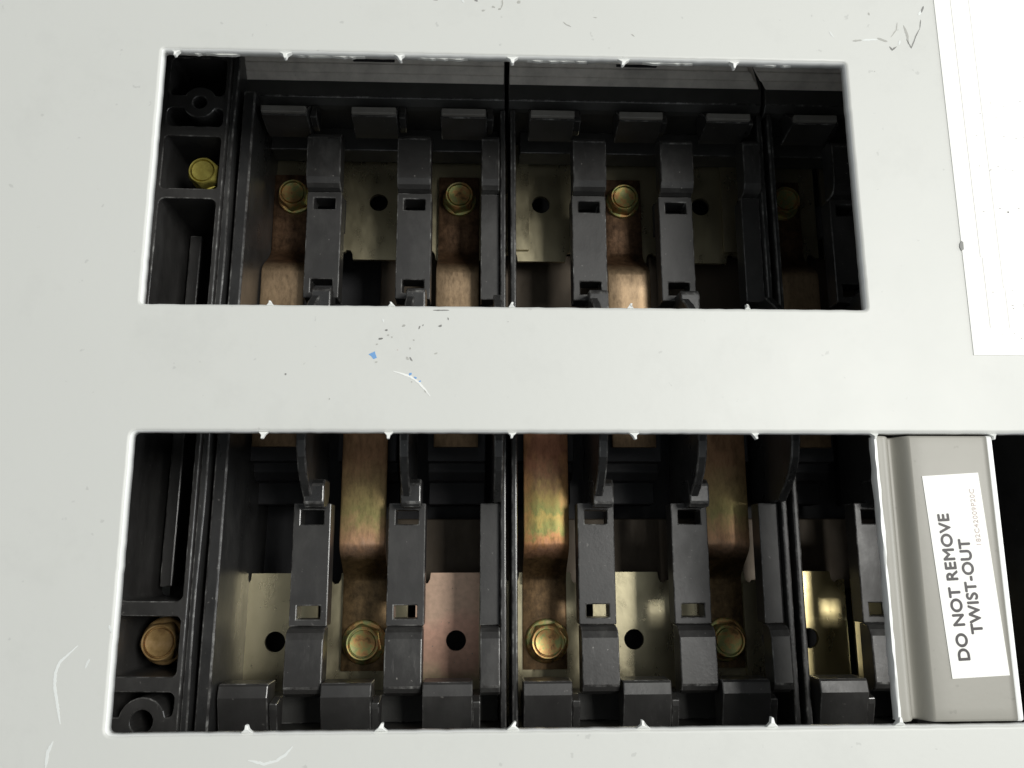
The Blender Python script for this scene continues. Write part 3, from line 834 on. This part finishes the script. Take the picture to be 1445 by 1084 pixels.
for b in range(8):
    xc = 76.2 * (b // 3 - 1) + 1.2 + 11.3 + 25.4 * (b % 3) + 0.1
    for m in (1, -1):
        half = 'upper' if m > 0 else 'lower'
        has = (b % 2 == 0) == (m > 0)
        pink = (b == 2 and m < 0)
        if pink: lb = 'pinkish metal plate with a round hole, third bay of the lower cut-out'
        elif b == 6 and m < 0: lb = 'brass plate with its golden window reflection painted in, seventh bay of the lower cut-out'
        elif b == 7: lb = 'brass plate in the %s cut-out, last bay at the right, behind the edge' % half
        elif has: lb = 'khaki metal plate under the bolted strap in the %s bay of the %s cut-out' % (bayname[b], half)
        else: lb = 'khaki metal plate with an empty round hole, %s bay of the %s cut-out' % (bayname[b], half)
        o = obj('contact_plate', pm[(m, 'plate_pink' if pink else 'plate_glint' if (b >= 6 and m < 0) else 'plate')], None, None, loc=(xc, YC, 78))
        o['label'] = lb; o['category'] = 'metal plate'; o['group'] = 'contact plates in the bays'

# ------------------------------------------------------------------ bolted straps
def strap_bm(m):
    hw, th = 6.25, 1.8
    top = [(-12.3, 66.0), (39.0, 66.0)]
    for i in range(1, 11):
        t = i / 10; s = t * t * (3 - 2 * t)
        top.append((39.0 + 10.5 * t, 66 + 10 * s))
    top += [(73.8, 76.0)]
    # dense subdivision along the flat part for gentle waviness
    pts = []
    for a, b in zip(top, top[1:]):
        k = max(1, int(abs(b[0] - a[0]) / 4))
        for i in range(k): pts.append((a[0] + (b[0] - a[0]) * i / k, a[1] + (b[1] - a[1]) * i / k))
    pts.append(top[-1])
    bm = bmesh.new(); rowsT, rowsB = [], []
    xs_ = [-hw, -hw + 0.5, -2, 2, hw - 0.5, hw]
    for v, d in pts:
        rowsT.append([bm.verts.new(w((x, m * v, d + (0.22 if abs(x) == hw else 0)))) for x in xs_])
        rowsB.append([bm.verts.new(w((x, m * v, d + th))) for x in (-hw, hw)])
    for i in range(len(pts) - 1):
        for j in range(5): bm.faces.new([rowsT[i][j], rowsT[i][j + 1], rowsT[i + 1][j + 1], rowsT[i + 1][j]])
        bm.faces.new([rowsB[i][0], rowsB[i][1], rowsB[i + 1][1], rowsB[i + 1][0]])
        bm.faces.new([rowsT[i][0], rowsT[i + 1][0], rowsB[i + 1][0], rowsB[i][0]])
        bm.faces.new([rowsT[i][5], rowsT[i + 1][5], rowsB[i + 1][1], rowsB[i][1]])
    for i in (0, -1): bm.faces.new(rowsT[i] + [rowsB[i][1], rowsB[i][0]])
    return bm
info = {0: ('strap', 'bolt', 'dull copper strap nearest the left frame, its dim bolt in the upper cut-out'),
        1: ('strap_amber', 'bolt', 'amber strap whose orange and green bolt is leftmost of the bays in the lower cut-out'),
        2: ('strap', 'bolt', 'copper strap bolted in the middle of the upper cut-out, left of the vertical joint'),
        3: ('strap_gold', 'bolt', 'iridescent orange and green strap just right of the middle joint, bolted in the lower cut-out'),
        4: ('strap', 'bolt', 'clean copper strap with the shiny-rimmed bolt, third bolt across the upper bays'),
        5: ('strap_amber', 'bolt', 'golden strap bolted in the lower cut-out, nearest the twist-out plate'),
        6: ('strap', 'bolt', 'nearly black strap and bolt in shadow at the right end of the upper cut-out')}
for b, (mt, bmat, lb) in info.items():
    m = 1 if b % 2 == 0 else -1
    xc = 76.2 * (b // 3 - 1) + 1.2 + 11.1 + 25.4 * (b % 3)
    t = thing('bus_strap', lb, 'metal strap', (xc, YC, 0), group='bolted copper straps')
    obj('strap_blade', mesh_from(strap_bm(m), 'strap_blade', M[mt], smooth=True), None, t).modifiers.new('es', 'EDGE_SPLIT').split_angle = math.radians(40)
    bolt(t, random.uniform(0.1, .6), m * 66, 76, bmat, 4.4 if m > 0 else 4.75, 4.8, random.uniform(0, 1), 5.2 if m > 0 else 6.1)

# joining plates under the two vertical joints, each with its own round hole
def joint_bm(m):
    bm = bmesh.new()
    outl = [(-7.5, 50.5), (7.5, 50.5), (7.5, 85.5), (-7.5, 85.5)]
    hole = [(2.85 * math.cos(2 * math.pi * i / 24), 66 + 2.85 * math.sin(2 * math.pi * i / 24)) for i in range(24)]
    slab(bm, [(x, m * v) for x, v in outl], [[(x, m * v) for x, v in hole]], 0, 0.9)
    return bm
for xj, jn in ((1.2, 'middle'), (77.4, 'right')):
    for m, half in ((1, 'upper'), (-1, 'lower')):
        o = obj('joining_plate', joint_bm(m), M['plate'], None, loc=(xj, YC, 76.6))
        o['label'] = 'narrow khaki plate under the %s vertical joint between black bases, %s cut-out' % (jn, half)
        o['category'] = 'metal plate'; o['group'] = 'plates under the vertical joints'

# crumbs of dirt lying in the trays, seen as pale specks
bm = bmesh.new()
rnd = random.Random(3)
for i in range(240):
    b_ = rnd.randrange(8); m = rnd.choice((1, -1))
    x = 76.2 * (b_ // 3 - 1) + 12.5 + 25.4 * (b_ % 3) + rnd.uniform(-9, 9); v = rnd.uniform(50, 78)
    q = rnd.uniform(0.06, 0.2)
    base = [bm.verts.new(w((x + q * math.cos(a), yy(m, v) + q * math.sin(a), 77.95))) for a in (0.3, 1.9, 3.4, 4.9)]
    top = bm.verts.new(w((x + rnd.uniform(-.05, .05), yy(m, v), 77.95 - q)))
    for i_ in range(4): bm.faces.new([base[i_], base[(i_ + 1) % 4], top])
o = obj('dirt_crumbs', bm, M['lip'])
o['label'] = 'tiny pale crumbs of dirt scattered over the khaki plates'; o['category'] = 'dirt'; o['kind'] = 'stuff'
